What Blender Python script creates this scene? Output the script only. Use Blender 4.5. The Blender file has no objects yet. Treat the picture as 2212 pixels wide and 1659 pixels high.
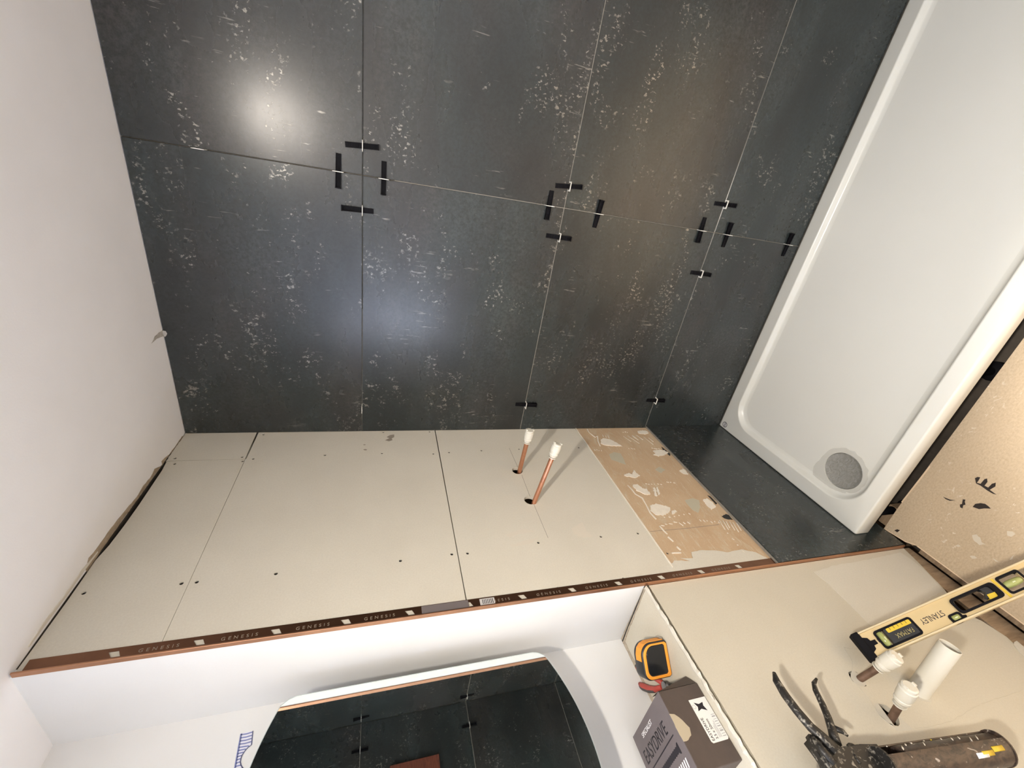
import bpy, bmesh, math, random
from mathutils import Matrix, Vector
random.seed(7)

# ---------------------------------------------------------------- camera
IW, IH, FPX = 2212.0, 1659.0, 903.187
S = 1.348                                   # metres per calibration unit (600 mm tiles)
CAM = Vector((0.669 * S, -S, 1.72))
RCW = Matrix(((0.15900734,-0.25910863,-0.95266961),(-0.88529251,-0.46454126,-0.02141493),(-0.43700555,0.84679640,-0.30325239)))
cd = bpy.data.cameras.new('camera'); cam = bpy.data.objects.new('camera', cd)
bpy.context.scene.collection.objects.link(cam)
cd.sensor_width = 36.0; cd.lens = FPX / IW * 36.0; cd.clip_start = 0.01
right, up, back = RCW[0].copy(), -RCW[1], -RCW[2]
M = Matrix((right, up, back)).transposed().to_4x4(); M.translation = CAM
cam.matrix_world = M
bpy.context.scene.camera = cam

# ---------------------------------------------------------------- light, exposure
sc = bpy.context.scene
sc.view_settings.view_transform = 'Standard'; sc.view_settings.look = 'None'
sc.view_settings.gamma = 1.0; sc.view_settings.use_curve_mapping = False
sc.view_settings.exposure = 0.77
w = bpy.data.worlds.new('world'); sc.world = w; w.use_nodes = True
w.node_tree.nodes['Background'].inputs[0].default_value = (0.55, 0.68, 1.0, 1)
w.node_tree.nodes['Background'].inputs[1].default_value = 0.6
DOWN_POS, SPILL_W, BEAM_W, DOWN_COL = (0.99, -1.54, 2.300), 21.5, 520.0, (1.0, 0.91, 0.80)
WIN_STRENGTH, WIN_COL = 8.0, (0.66, 0.76, 1.0)
def area_light(name, pos, size, power, col, rot=(0, 0, 0)):
    l = bpy.data.lights.new(name, 'AREA'); l.shape = 'DISK'; l.size = size
    l.energy = power; l.color = col
    o = bpy.data.objects.new(name, l); sc.collection.objects.link(o)
    o.location = pos; o.rotation_euler = rot
    return o
area_light('downlight_spill', DOWN_POS, 0.09, SPILL_W, DOWN_COL)
sl = bpy.data.lights.new('downlight_beam', 'SPOT'); sl.energy = BEAM_W; sl.color = DOWN_COL; sl.spot_size = math.radians(50); sl.spot_blend = 1.0; sl.shadow_soft_size = .04
so = bpy.data.objects.new('downlight_beam', sl); sc.collection.objects.link(so); so.location = (DOWN_POS[0], DOWN_POS[1], DOWN_POS[2]-.004)

# ---------------------------------------------------------------- room dimensions (metres)
XR, YB, XL, ZC, YV, ZL = 1.75, -2.45, -0.232, 2.316, -0.747, 1.035
MX = -0.125                                  # mirror face

# ---------------------------------------------------------------- helpers
C = bpy.context.scene.collection
def hit(px, py, ax, val):
    """the point of the plane axis=val that the photograph shows at a pixel"""
    d = RCW.transposed() @ Vector((px - IW / 2, py - IH / 2, FPX))
    return CAM + d * ((val - CAM[ax]) / d[ax])
def PE(px, py, x=0.0):
    p = hit(px, py, 0, x); return (p.y, p.z)
def PF(px, py, z=0.0):
    p = hit(px, py, 2, z); return (p.x, p.y)
def PT(px, py, y=0.0):
    p = hit(px, py, 1, y); return (p.x, p.z)

def props(o, label=None, cat=None, group=None, kind=None):
    if label: o['label'] = label
    if cat: o['category'] = cat
    if group: o['group'] = group
    if kind: o['kind'] = kind
    return o
def offset(o):
    v = Vector((0, 0, 0))
    while o is not None:
        v += o.location; o = o.parent
    return v
def link(name, me, mat, parent=None, local=False):
    """world-space mesh -> object, as a child of parent when given (local=True: the mesh is already in the parent's space)"""
    o = bpy.data.objects.new(name, me); C.objects.link(o)
    if mat is not None and not me.materials: me.materials.append(mat)
    if parent is not None:
        o.parent = parent
        if not local: me.transform(Matrix.Translation(-offset(parent)))
    return o
def thing(name, label, cat, loc=(0, 0, 0), group=None, mw=None):
    o = bpy.data.objects.new(name, None); C.objects.link(o); o.empty_display_size = .05
    if mw is not None: o.matrix_world = mw
    else: o.location = loc
    return props(o, label, cat, group)
def bm_mesh(bm, smooth=False):
    bmesh.ops.recalc_face_normals(bm, faces=bm.faces)
    me = bpy.data.meshes.new('m'); bm.to_mesh(me); bm.free()
    if smooth:
        for p in me.polygons: p.use_smooth = True
    return me
def add_box(bm, x0, x1, y0, y1, z0, z1):
    vs = [bm.verts.new(p) for p in ((x0,y0,z0),(x1,y0,z0),(x1,y1,z0),(x0,y1,z0),(x0,y0,z1),(x1,y0,z1),(x1,y1,z1),(x0,y1,z1))]
    for f in ((0,3,2,1),(4,5,6,7),(0,1,5,4),(1,2,6,5),(2,3,7,6),(3,0,4,7)): bm.faces.new([vs[i] for i in f])
def box_me(x0, x1, y0, y1, z0, z1, bev=0, seg=1):
    bm = bmesh.new(); add_box(bm, x0, x1, y0, y1, z0, z1)
    if bev: bmesh.ops.bevel(bm, geom=bm.edges[:], offset=bev, segments=seg, affect='EDGES', profile=.5)
    return bm_mesh(bm)
def box(name, x0, x1, y0, y1, z0, z1, mat, parent=None, bev=0, seg=1, local=False):
    return link(name, box_me(x0, x1, y0, y1, z0, z1, bev, seg), mat, parent, local)
def boxes(name, lst, mat, parent=None, local=False):
    bm = bmesh.new()
    for b in lst: add_box(bm, *b)
    return link(name, bm_mesh(bm), mat, parent, local)
# frames: (u, v, w) -> world
def frame_E(x=0.0): return Matrix(((0,0,1,x),(1,0,0,0),(0,1,0,0),(0,0,0,1)))      # u=y v=z w=x
def frame_T(y=0.0): return Matrix(((1,0,0,0),(0,0,-1,y),(0,1,0,0),(0,0,0,1)))     # u=x v=z w=-y
def frame_F(z=0.0): return Matrix(((1,0,0,0),(0,1,0,0),(0,0,1,z),(0,0,0,1)))      # u=x v=y w=z
def frame_C(z): return Matrix(((1,0,0,0),(0,-1,0,0),(0,0,-1,z),(0,0,0,1)))        # ceiling, facing down: u=x v=-y w=-z
def circle(cu, cv, r, n=20, sq=1.0, a0=0.0):
    return [(cu + r*math.cos(a0+2*math.pi*i/n), cv + r*sq*math.sin(a0+2*math.pi*i/n)) for i in range(n)]
def plate_me(outline, holes, thick, mw, base=0.0, bevel=0.0):
    """flat sheet with real holes; its back lies at w=base, its front at w=base+thick"""
    cu = bpy.data.curves.new('c', 'CURVE'); cu.dimensions = '2D'; cu.fill_mode = 'BOTH'
    cu.extrude = max(thick/2 - bevel, 1e-5); cu.bevel_depth = bevel; cu.bevel_resolution = 2
    if bevel: cu.offset = -bevel
    for pts in [outline] + list(holes):
        s = cu.splines.new('POLY'); s.points.add(len(pts)-1); s.use_cyclic_u = True
        for p, q in zip(s.points, pts): p.co = (q[0], q[1], 0, 1)
    o = bpy.data.objects.new('c', cu); C.objects.link(o)
    dg = bpy.context.evaluated_depsgraph_get(); me = bpy.data.meshes.new_from_object(o.evaluated_get(dg))
    bpy.data.objects.remove(o); bpy.data.curves.remove(cu)
    me.materials.clear()
    me.transform(mw @ Matrix.Translation((0, 0, base + thick/2)))
    return me
def plate(name, outline, thick, mat, mw, parent=None, holes=(), base=0.0, bevel=0.0, local=False):
    return link(name, plate_me(outline, holes, thick, mw, base, bevel), mat, parent, local)
def text(name, s, size, mat, mw, parent, local=False, extr=.00015, align='CENTER', sx=1.0, shear=0, space=1.0):
    cu = bpy.data.curves.new('t', 'FONT'); cu.body = s; cu.size = size; cu.extrude = extr
    cu.space_character = space; cu.align_x = align; cu.align_y = 'CENTER'; cu.shear = shear
    o = bpy.data.objects.new('t', cu); C.objects.link(o)
    dg = bpy.context.evaluated_depsgraph_get(); me = bpy.data.meshes.new_from_object(o.evaluated_get(dg))
    bpy.data.objects.remove(o); bpy.data.curves.remove(cu)
    me.materials.clear(); me.transform(mw @ Matrix.Diagonal((sx, 1, 1, 1)))
    return link(name, me, mat, parent, local)
def tube_bm(bm, pts, radii, n=12, cap=True, flat=1.0, ref=None):
    pts = [Vector(p) for p in pts]
    if not hasattr(radii, '__len__'): radii = [radii]*len(pts)
    rings = []
    a = None
    for i, p in enumerate(pts):
        t = (pts[min(i+1, len(pts)-1)] - pts[max(i-1, 0)]).normalized()
        if a is None:
            r = Vector(ref) if ref else (Vector((0,0,1)) if abs(t.z) < .9 else Vector((1,0,0)))
            a = r
        a = (a - t*a.dot(t)).normalized(); b = t.cross(a)
        rings.append([bm.verts.new(p + (a*math.cos(2*math.pi*k/n)*flat + b*math.sin(2*math.pi*k/n))*radii[i]) for k in range(n)])
    for i in range(len(rings)-1):
        for k in range(n):
            bm.faces.new((rings[i][k], rings[i][(k+1)%n], rings[i+1][(k+1)%n], rings[i+1][k]))
    if cap:
        bm.faces.new(rings[0][::-1]); bm.faces.new(rings[-1])
def tube(name, pts, radii, mat, parent=None, n=12, flat=1.0, ref=None, local=False, cap=True):
    bm = bmesh.new(); tube_bm(bm, pts, radii, n, cap, flat, ref)
    me = bm_mesh(bm); 
    for p in me.polygons: p.use_smooth = len(p.vertices) == 4
    return link(name, me, mat, parent, local)
def lathe_me(profile, n=24, axis=None, origin=(0,0,0), close=False):
    """profile of (distance along axis, radius)"""
    ax = Vector(axis or (0,0,1)).normalized(); og = Vector(origin)
    r = Vector((0,0,1)) if abs(ax.z) < .9 else Vector((1,0,0))
    a = (r - ax*ax.dot(r)).normalized(); b = ax.cross(a)
    bm = bmesh.new(); rings = []
    for h, rad in profile:
        rings.append([bm.verts.new(og + ax*h + (a*math.cos(2*math.pi*k/n)+b*math.sin(2*math.pi*k/n))*max(rad,1e-5)) for k in range(n)])
    m = len(rings)
    for i in range(m if close else m-1):
        for k in range(n): bm.faces.new((rings[i][k], rings[i][(k+1)%n], rings[(i+1)%m][(k+1)%n], rings[(i+1)%m][k]))
    me = bm_mesh(bm)
    return me
def shade(o, ang=40):
    me = o.data
    for p in me.polygons: p.use_smooth = True
    me.set_sharp_from_angle(angle=math.radians(ang)); return o

# ---------------------------------------------------------------- materials
def new_mat(name):
    m = bpy.data.materials.new(name); m.use_nodes = True
    return m, m.node_tree, m.node_tree.nodes['Principled BSDF']
def N(nt, t, **kw):
    n = nt.nodes.new(t)
    for k, v in kw.items():
        if k.startswith('i_'): n.inputs[k[2:].replace('_', ' ')].default_value = v
        else: setattr(n, k, v)
    return n
def L(nt, a, b): nt.links.new(a, b)
def coords(nt, scale=(1,1,1), rnd=0.0):
    g = N(nt, 'ShaderNodeNewGeometry'); out = g.outputs['Position']
    if rnd:
        oi = N(nt, 'ShaderNodeObjectInfo'); mul = N(nt, 'ShaderNodeVectorMath', operation='SCALE'); mul.inputs[0].default_value = (rnd, rnd*1.7, rnd*.6)
        L(nt, oi.outputs['Random'], mul.inputs['Scale']); ad = N(nt, 'ShaderNodeVectorMath', operation='ADD')
        L(nt, out, ad.inputs[0]); L(nt, mul.outputs[0], ad.inputs[1]); out = ad.outputs[0]
    mp = N(nt, 'ShaderNodeMapping'); mp.inputs['Scale'].default_value = scale
    L(nt, out, mp.inputs['Vector']); return mp.outputs[0]
def noise(nt, vec, scale, detail=4, rough=.55, dist=0):
    n = N(nt, 'ShaderNodeTexNoise'); n.inputs['Scale'].default_value = scale; n.inputs['Detail'].default_value = detail
    n.inputs['Roughness'].default_value = rough; n.inputs['Distortion'].default_value = dist
    L(nt, vec, n.inputs['Vector']); return n.outputs['Fac']
def ramp(nt, fac, stops):
    r = N(nt, 'ShaderNodeValToRGB'); el = r.color_ramp.elements
    while len(el) < len(stops): el.new(.5)
    for e, (p, c) in zip(el, stops):
        e.position = p; e.color = (c, c, c, 1) if not hasattr(c, '__len__') else (*c, 1)
    L(nt, fac, r.inputs[0]); return r.outputs[0]
def mixc(nt, fac, a, b, mode='MIX'):
    m = N(nt, 'ShaderNodeMix', data_type='RGBA', blend_type=mode)
    for sock, v in ((m.inputs[0], fac), (m.inputs[6], a), (m.inputs[7], b)):
        if hasattr(v, 'is_linked') or hasattr(v, 'node'): L(nt, v, sock)
        else: sock.default_value = v if not hasattr(v, '__len__') else (*v, 1) if len(v) == 3 else v
    return m.outputs[2]
def mathn(nt, op, a, b):
    m = N(nt, 'ShaderNodeMath', operation=op)
    for s, v in zip(m.inputs, (a, b)):
        if hasattr(v, 'node'): L(nt, v, s)
        else: s.default_value = v
    return m.outputs[0]
def bump(nt, h, bs, strength=.2, dist=.002):
    b = N(nt, 'ShaderNodeBump'); b.inputs['Strength'].default_value = strength; b.inputs['Distance'].default_value = dist
    L(nt, h, b.inputs['Height']); L(nt, b.outputs[0], bs.inputs['Normal'])
def flat(name, col, rough=.5, metal=0.0, var=.0, vs=30, bmp=0, bs_=200, spec=.5):
    m, nt, b = new_mat(name)
    b.inputs['Roughness'].default_value = rough; b.inputs['Metallic'].default_value = metal
    b.inputs['Specular IOR Level'].default_value = spec
    if var:
        v = coords(nt); f = noise(nt, v, vs, 5)
        c = mixc(nt, ramp(nt, f, [(.3, 0.0), (.7, 1.0)]), tuple(x*(1-var) for x in col), tuple(min(1, x*(1+var)) for x in col)); L(nt, c, b.inputs['Base Color'])
    else: b.inputs['Base Color'].default_value = (*col, 1)
    if bmp: bump(nt, noise(nt, coords(nt), bs_, 3), b, bmp, .001)
    return m
def tile_material():
    m, nt, b = new_mat('slate_metal_tile')
    v = coords(nt, rnd=9.0)
    vx = coords(nt, (.8, 1.0, 1.7), rnd=9.0)            # clouds run across the tile
    c1 = noise(nt, vx, 2.6, 8, .58, .25); c2 = noise(nt, vx, 1.5, 5, .6, .3); c3 = noise(nt, v, 110, 4, .75); c4 = noise(nt, coords(nt, (.5, 1, 3.0), rnd=5.0), 6, 4, .6, .3)
    base = mixc(nt, ramp(nt, c1, [(.33, 0.0), (.67, 1.0)]), (.015, .022, .0235), (.044, .057, .058))
    brown = mixc(nt, ramp(nt, c1, [(.33, 0.0), (.67, 1.0)]), (.017, .0178, .018), (.049, .0485, .0475))
    col = mixc(nt, ramp(nt, c2, [(.42, 0.0), (.6, 1.0)]), base, brown)
    col = mixc(nt, ramp(nt, c4, [(.50, 0.0), (.78, .5)]), col, (.016, .019, .020))
    col = mixc(nt, ramp(nt, c3, [(.32, .75), (.62, 0.0)]), col, (.012, .014, .014))
    # worn metallic flecks: specks and short dashes up the tile, gathered in drifts
    f1 = noise(nt, coords(nt, (1.0, 1.0, .75), rnd=9.0), 130, 3, .6, .3); f2 = noise(nt, coords(nt, (.7, 1, 1.3), rnd=7.0), 6, 6, .75, .4)
    d1 = noise(nt, coords(nt, (1.0, 1.0, .10), rnd=6.0), 150, 3, .55, .2); d2 = noise(nt, coords(nt, (1, 1, .6), rnd=4.0), 8, 4, .7, .3)
    m1 = mathn(nt, 'MULTIPLY', ramp(nt, f1, [(.575, 0.0), (.63, 1.0)]), ramp(nt, f2, [(.545, 0.0), (.62, 1.0)]))
    m2 = mathn(nt, 'MULTIPLY', ramp(nt, d1, [(.63, 0.0), (.69, 1.0)]), ramp(nt, d2, [(.56, 0.0), (.66, .9)]))
    m3 = mathn(nt, 'MULTIPLY', ramp(nt, f1, [(.73, 0.0), (.76, 1.0)]), .5)
    mask = mathn(nt, 'MAXIMUM', mathn(nt, 'MAXIMUM', m1, m2), m3)
    col = mixc(nt, mathn(nt, 'MULTIPLY', mask, .9), col, (.31, .30, .275)); L(nt, col, b.inputs['Base Color'])
    L(nt, mathn(nt, 'MULTIPLY', mask, .9), b.inputs['Metallic'])
    rg = ramp(nt, c1, [(.3, .30), (.7, .25)])
    L(nt, mathn(nt, 'ADD', rg, mathn(nt, 'MULTIPLY', mask, .07)), b.inputs['Roughness'])
    b.inputs['Specular IOR Level'].default_value = .6
    bump(nt, mathn(nt, 'ADD', mathn(nt, 'MULTIPLY', c3, .25), mask), b, .12, .0006)
    return m
def board_material(name, c0, c1, stain=None):
    m, nt, b = new_mat(name); v = coords(nt)
    col = mixc(nt, ramp(nt, noise(nt, v, 3.2, 5, .6), [(.3, 0.0), (.7, 1.0)]), c0, c1)
    col = mixc(nt, ramp(nt, noise(nt, v, 260, 3, .6), [(.35, .0), (.7, .10)]), col, (.25, .2, .15))
    if stain: col = mixc(nt, ramp(nt, noise(nt, v, 14, 5, .65, .3), [(.56, 0.0), (.72, .7)]), col, stain)
    L(nt, col, b.inputs['Base Color']); b.inputs['Roughness'].default_value = .8
    bump(nt, noise(nt, v, 320, 3), b, .10, .0005); return m
def chipboard_material():
    m, nt, b = new_mat('chipboard'); v = coords(nt, (1, 1.6, 1))
    f = noise(nt, v, 130, 5, .7); g = noise(nt, v, 9, 4, .6)
    col = mixc(nt, ramp(nt, f, [(.32, 0.0), (.68, 1.0)]), (.42, .325, .215), (.57, .46, .325))
    col = mixc(nt, ramp(nt, g, [(.35, 0.0), (.7, .45)]), col, (.49, .385, .265))
    sp = mathn(nt, 'MULTIPLY', ramp(nt, noise(nt, v, 42, 3, .55, 1.0), [(.62, 0.0), (.67, 1.0)]), ramp(nt, noise(nt, v, 6, 3), [(.5, 0.0), (.62, .75)]))
    col = mixc(nt, sp, col, (.74, .68, .58)); L(nt, col, b.inputs['Base Color'])
    b.inputs['Roughness'].default_value = .75; bump(nt, f, b, .2, .001); return m
def wood_material(name, c0, c1, rough=.6, axis=(1, 1, 14)):
    m, nt, b = new_mat(name); v = coords(nt, axis); f = noise(nt, v, 14, 5, .6, .5)
    L(nt, mixc(nt, ramp(nt, f, [(.3, 0.0), (.7, 1.0)]), c0, c1), b.inputs['Base Color']); b.inputs['Roughness'].default_value = rough
    bump(nt, f, b, .15, .001); return m
def emit_mat(name, col, s):
    m, nt, b = new_mat(name); b.inputs['Base Color'].default_value = (*col, 1); b.inputs['Roughness'].default_value = .3
    b.inputs['Emission Color'].default_value = (*col, 1); b.inputs['Emission Strength'].default_value = s; return m

def kraft_material():
    m, nt, b = new_mat('torn_brown_paper'); v = coords(nt, (1, .55, 1.2))
    col = mixc(nt, ramp(nt, noise(nt, v, 7, 5, .6, .4), [(.3, 0.0), (.7, 1.0)]), (.47, .33, .205), (.57, .43, .285))
    col = mixc(nt, ramp(nt, noise(nt, v, 26, 5, .7, .9), [(.54, 0.0), (.70, .75)]), col, (.55, .48, .355))
    col = mixc(nt, ramp(nt, noise(nt, coords(nt, (1, .3, 2.2)), 60, 4, .7, .5), [(.58, 0.0), (.66, .7)]), col, (.60, .53, .40))
    col = mixc(nt, ramp(nt, noise(nt, coords(nt), 300, 3, .6), [(.4, 0.0), (.7, .18)]), col, (.22, .15, .09))
    L(nt, col, b.inputs['Base Color']); b.inputs['Roughness'].default_value = .85
    bump(nt, noise(nt, v, 40, 5, .7), b, .25, .001); return m
TILE = tile_material()
BOARD = board_material('plasterboard_paper', (.585, .555, .475), (.64, .61, .525))
KRAFT = kraft_material()
SKIM = board_material('cream_skim', (.53, .495, .405), (.57, .535, .445))
SKIM2 = board_material('fresh_filler', (.585, .56, .485), (.625, .60, .525))
WHITE = flat('white_emulsion', (.72, .725, .72), .6, var=.02, vs=6, bmp=.12, bs_=260)
CEIL = flat('ceiling_paint', (.86, .87, .90), .65, var=.025, vs=5, bmp=.15, bs_=240)
ACRYL = flat('white_acrylic', (.70, .705, .66), .24, var=.012, vs=4, bmp=.03, bs_=300)
GREYFILM = None
CHIP = chipboard_material()
TIMBER = wood_material('old_timber', (.22, .15, .09), (.42, .30, .19), .75, (1, 6, 1))
DARKV = flat('dusty_void_gap_shade', (.06, .05, .04), .9, var=.3, vs=18)  # dusty subfloor, also the painted darkness of the ceiling gap
ADHES = flat('tile_adhesive', (.23, .215, .185), .8, var=.1, vs=90)
ADHWHITE = flat('dried_adhesive', (.74, .69, .60), .75, var=.05, vs=60, bmp=.4, bs_=300)
COPPER = flat('copper_pipe', (.66, .33, .21), .34, 1.0, var=.12, vs=60)
COPDULL = flat('tarnished_copper', (.20, .13, .095), .55, .7, var=.25, vs=70)
TRIM = flat('copper_trim', (.45, .235, .14), .36, .9, var=.10, vs=20)
TRIMF = flat('copper_trim_flange', (.20, .10, .06), .32, .9, var=.2, vs=9)
WPLAST = flat('white_plastic', (.64, .62, .545), .38)
CLIPW = flat('clip_nylon', (.82, .81, .76), .4)
BLACKP = flat('black_plastic', (.006, .006, .008), .7, spec=.12)
BLACKG = flat('black_gloss', (.012, .013, .015), .16)
SCREW = flat('black_screw', (.008, .008, .008), .5)

# ================================================================ THE SETTING
# ---- tiled long wall
J = (0.574, 1.168, 1.775)                     # horizontal joints
VJ, G = 0.842, 0.0011                         # vertical joint, half gap
wall_back = box('wall_back', -.40, 1.95, .0125, .11, -.2, 2.42, ADHES)
props(wall_back, 'long wall covered in large dark slate-grey tiles', 'wall', kind='structure')
rows = [(.1655, J[0]-G), (J[0]+G, J[1]-G), (J[1]+G, J[2]-G), (J[2]+G, ZC-.002)]
for x0, x1 in ((.0005, VJ-G), (VJ+G, XR-.001)):
    for z0, z1 in rows:
        box('tile', x0, x1, 0, .010, z0, z1, TILE, wall_back, bev=.0007)
# adhesive squeezed into the joints (only scraped out above the top joint)
for (x0, x1, z0, z1, dy) in ((.0005, XR, J[0]-G, J[0]+G, .0012), (.0005, XR, J[1]-G, J[1]+G, .0010),
                             (.0005, .46, J[2]-G, J[2]+G, .0045), (.46, XR, J[2]-G, J[2]+G, .008),
                             (VJ-G, VJ+G, .166, 1.03, .003), (VJ-G, VJ+G, 1.03, 1.69, .0012), (VJ-G, VJ+G, 1.69, ZC, .008)):
    box('joint_filler', x0, x1, dy, .0126, z0, z1, ADHES, wall_back)

# ---- plasterboard end wall (core, boards, torn old paper, bottom tile)
wall_left = box('wall_left', -.225, -.065, YV+.0125, .0125, -.2, 2.25, TIMBER)
props(wall_left, 'end wall boarded in beige plasterboard with two copper pipes', 'wall', kind='structure')
box('dark_gap_sheet', -.205, -.0003, YV+.0125, -.02, 2.3148, ZC-.0001, DARKV, wall_left)  # dark sheet added inside the board gap, its shade put into the colour
box('cavity_blocker', -.225, -.205, YV+.0125, .0125, 2.2502, ZC, TIMBER, wall_left)  # unseen back panel added to stop sky light leaking through the gap
def near(p, q, r): return (p[0]-q[0])**2 + (p[1]-q[1])**2 < r*r
SCR = [(378,990),(377,1002),(523,987),(524,996),(547,991),(392,1260),(425,1257),(596,1239),(181,1281),(320,1400),(75,1437),
       (702,983),(825,979),(936,980),(970,977),(1040,973),(1121,970),(1250,967),(865,1211),(976,1197),(1010,1195),(869,1321),
       (1036,1296),(1163,1172),(1298,1159),(1378,1152),(1347,1250),(1205,1271),(1442,1195),(569,938.5),(828,933.5),(928,932.5)]
SCRE = [PE(*p) for p in SCR]
PIPE_H = [((-.258, 1.2535), .0185), ((-.405, 1.252), .0195)]
def rect(y0, y1, z0, z1): return [(y0, z0), (y1, z0), (y1, z1), (y0, z1)]
def ragged(pts, amp, step=.02):
    out = []
    for i, p in enumerate(pts):
        q = pts[(i+1) % len(pts)]; n = max(1, int(math.hypot(q[0]-p[0], q[1]-p[1])/step))
        for k in range(n):
            t = k/n; out.append((p[0]+(q[0]-p[0])*t + random.uniform(-amp, amp), p[1]+(q[1]-p[1])*t + random.uniform(-amp, amp)))
    return out
def gap_top(y0, y1, z0, z1, dz):              # board edge that stops a little short of the ceiling
    n = 14; return [(y0, z0), (y1, z0)] + [(y1+(y0-y1)*k/n, z1 - dz*abs(math.sin(k*1.3))*random.uniform(.5, 1)) for k in range(n+1)]
BOARDS = [('corner', gap_top(-.1455, -.001, 2.1105, 2.3145, .003), BOARD, (-.146, 0, 2.10, 2.32)),
          ('top', [(YV+.001, 2.1092), (-.1470, 2.1092), (-.1470, 2.3105), (-.19, 2.3065), (-.25, 2.3055), (-.33, 2.304), (-.40, 2.3045), (-.46, 2.307), (-.50, 2.3125), (-.60, 2.3115), (-.70, 2.3125), (YV+.001, 2.3135)], BOARD, (-.75, -.1465, 2.1085, 2.32)),
          ('mid', [(YV+.001, 1.5135), (-.001, 1.5135), (-.001, 2.1050), (-.1450, 2.1062), (-.1475, 2.1082), (YV+.001, 2.1082)], BOARD, (-.75, 0, 1.5125, 2.108)),
          ('low', rect(YV+.001, -.001, .9205, 1.5105), BOARD, (-.75, 0, .92, 1.512)),
          ('old', rect(YV+.001, -.001, .5700, .9190), KRAFT, (-.75, 0, .5, .919))]
for nm, outl, mt, (ya, yb, za, zb) in BOARDS:
    hs = [circle(y, z, .0042, 10) for (y, z) in SCRE if ya < y < yb-.006 and za < z < zb]
    if nm == 'low': hs += [circle(c[0], c[1], r, 22) for c, r in PIPE_H]
    o = plate('plasterboard', outl, .0125, mt, frame_E(-.0125 if nm != 'old' else -.0123), wall_left, hs)
    if nm == 'old': o['label'] = 'strip of old board with torn brown paper and adhesive ridges'
sm = lathe_me([(-.012, .0048), (-.0035, .0048), (-.0022, .0030), (-.0050, .0012), (-.0050, 0)], 10, (1, 0, 0))
sm.materials.append(SCREW)
for (y, z) in SCRE:
    if y > -.006: y = -.008
    s = bpy.data.objects.new('screw', sm); C.objects.link(s); s.location = (0, y, z); s.parent = wall_left
plate('board_edge', ragged(rect(YV+.04, -.001, .9172, .9206), .0004, .03), .0030, ADHWHITE, frame_E(0), wall_left)
# bottom course of dark tile on the end wall
box('tile', .0003, .0100, YV+.004, -.0005, .004, .5680, TILE, wall_left, bev=.0007)
box('tile_top_bead', .0002, .0075, YV+.004, -.0005, .5682, .5712, ADHES, wall_left)
# pencil line set out for the pipes, stains, residue and ridges of old adhesive
PENC = flat('pencil_mark', (.16, .145, .13), .9)
STAIN = flat('grey_water_stain', (.27, .235, .19), .85, var=.15, vs=80)
def ribbon(pts, wid):
    a, b = [], []
    for i, p in enumerate(pts):
        q0, q1 = pts[max(i-1, 0)], pts[min(i+1, len(pts)-1)]
        dx, dy = q1[0]-q0[0], q1[1]-q0[1]; l = math.hypot(dx, dy) or 1
        ww = wid[i] if hasattr(wid, '__len__') else wid
        a.append((p[0]-dy/l*ww/2, p[1]+dx/l*ww/2)); b.append((p[0]+dy/l*ww/2, p[1]-dx/l*ww/2))
    return a + b[::-1]
plate('pencil_line', ribbon([PE(1100, 968), PE(1119, 1010)], .0009), .0002, PENC, frame_E(), wall_left)
plate('pencil_line', ribbon([PE(1127, 1026), PE(1145, 1073)], .0009), .0002, PENC, frame_E(), wall_left)
plate('pencil_line', ribbon([PE(1153, 1089), PE(1184, 1162)], .0009), .0002, PENC, frame_E(), wall_left)
z8 = lambda x, y: PE(600+x/4.022, 900+y/4.022)
plate('water_stain', [z8(*p) for p in ((945,178),(975,160),(1012,155),(1012,178),(990,190),(998,205),(965,214),(932,206),(950,196),(970,188))], .0002, STAIN, frame_E(), wall_left)
plate('water_stain', [z8(*p) for p in ((742,286),(760,282),(776,286),(770,293),(752,292))], .0002, STAIN, frame_E(), wall_left)
plate('water_stain', [z8(*p) for p in ((740,243),(758,240),(765,245),(750,249))], .0002, STAIN, frame_E(), wall_left)
SCUFF = flat('pale_scuff', (.62, .575, .49), .85)
for pl in (((690,830),(760,790),(790,850),(830,880),(770,890),(710,870)), ((270,870),(380,830),(460,850),(380,862),(300,885)), ((300,940),(400,905),(480,890),(440,925),(340,945))):
    plate('scuff', [PE(1000+x/2.949, 860+y/2.949) for x, y in pl], .0002, SCUFF, frame_E(), wall_left)
z6 = lambda x, y: PE(1230+x/4.706, 900+y/4.706)
GREENP = flat('grey_green_paper', (.46, .43, .33), .85)
PATCH = [((318,238),(345,226),(400,232),(440,250),(480,272),(535,303),(440,300),(375,295),(322,280)), ((690,152),(740,142),(790,150),(808,172),(770,180),(705,174)),
         ((848,350),(900,340),(960,345),(1005,368),(960,395),(905,404),(850,392),(870,375)), ((552,590),(600,578),(640,590),(650,540),(680,575),(715,600),(660,625),(600,612),(560,605)),
         ((1120,555),(1150,530),(1180,545),(1210,592),(1160,585)), ((640,700),(690,692),(740,730),(790,745),(820,790),(770,798),(720,770),(680,750)),
         ((820,905),(880,885),(950,905),(1028,925),(1015,970),(960,1005),(880,1000),(825,965)), ((1350,850),(1400,835),(1450,870),(1490,920),(1440,945),(1400,905)),
         ((850,720),(870,720),(890,808),(868,805)), ((880,725),(898,725),(920,800),(902,800)), ((1030,965),(1080,955),(1095,970),(1050,995))]
for p in PATCH: plate('adhesive_smear', ragged([z6(*q) for q in p], .0022, .004), random.uniform(.0012, .003), ADHWHITE, frame_E(), wall_left)
for p in (((400,385),(450,360),(520,375),(550,430),(575,490),(520,470),(430,440)), ((1170,850),(1250,828),(1320,850),(1330,930),(1310,980),(1250,950),(1205,900)), ((870,540),(910,510),(975,540),(930,575))):
    plate('paper_patch', ragged([z6(*q) for q in p], .001, .008), .0003, GREENP, frame_E(), wall_left)
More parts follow.
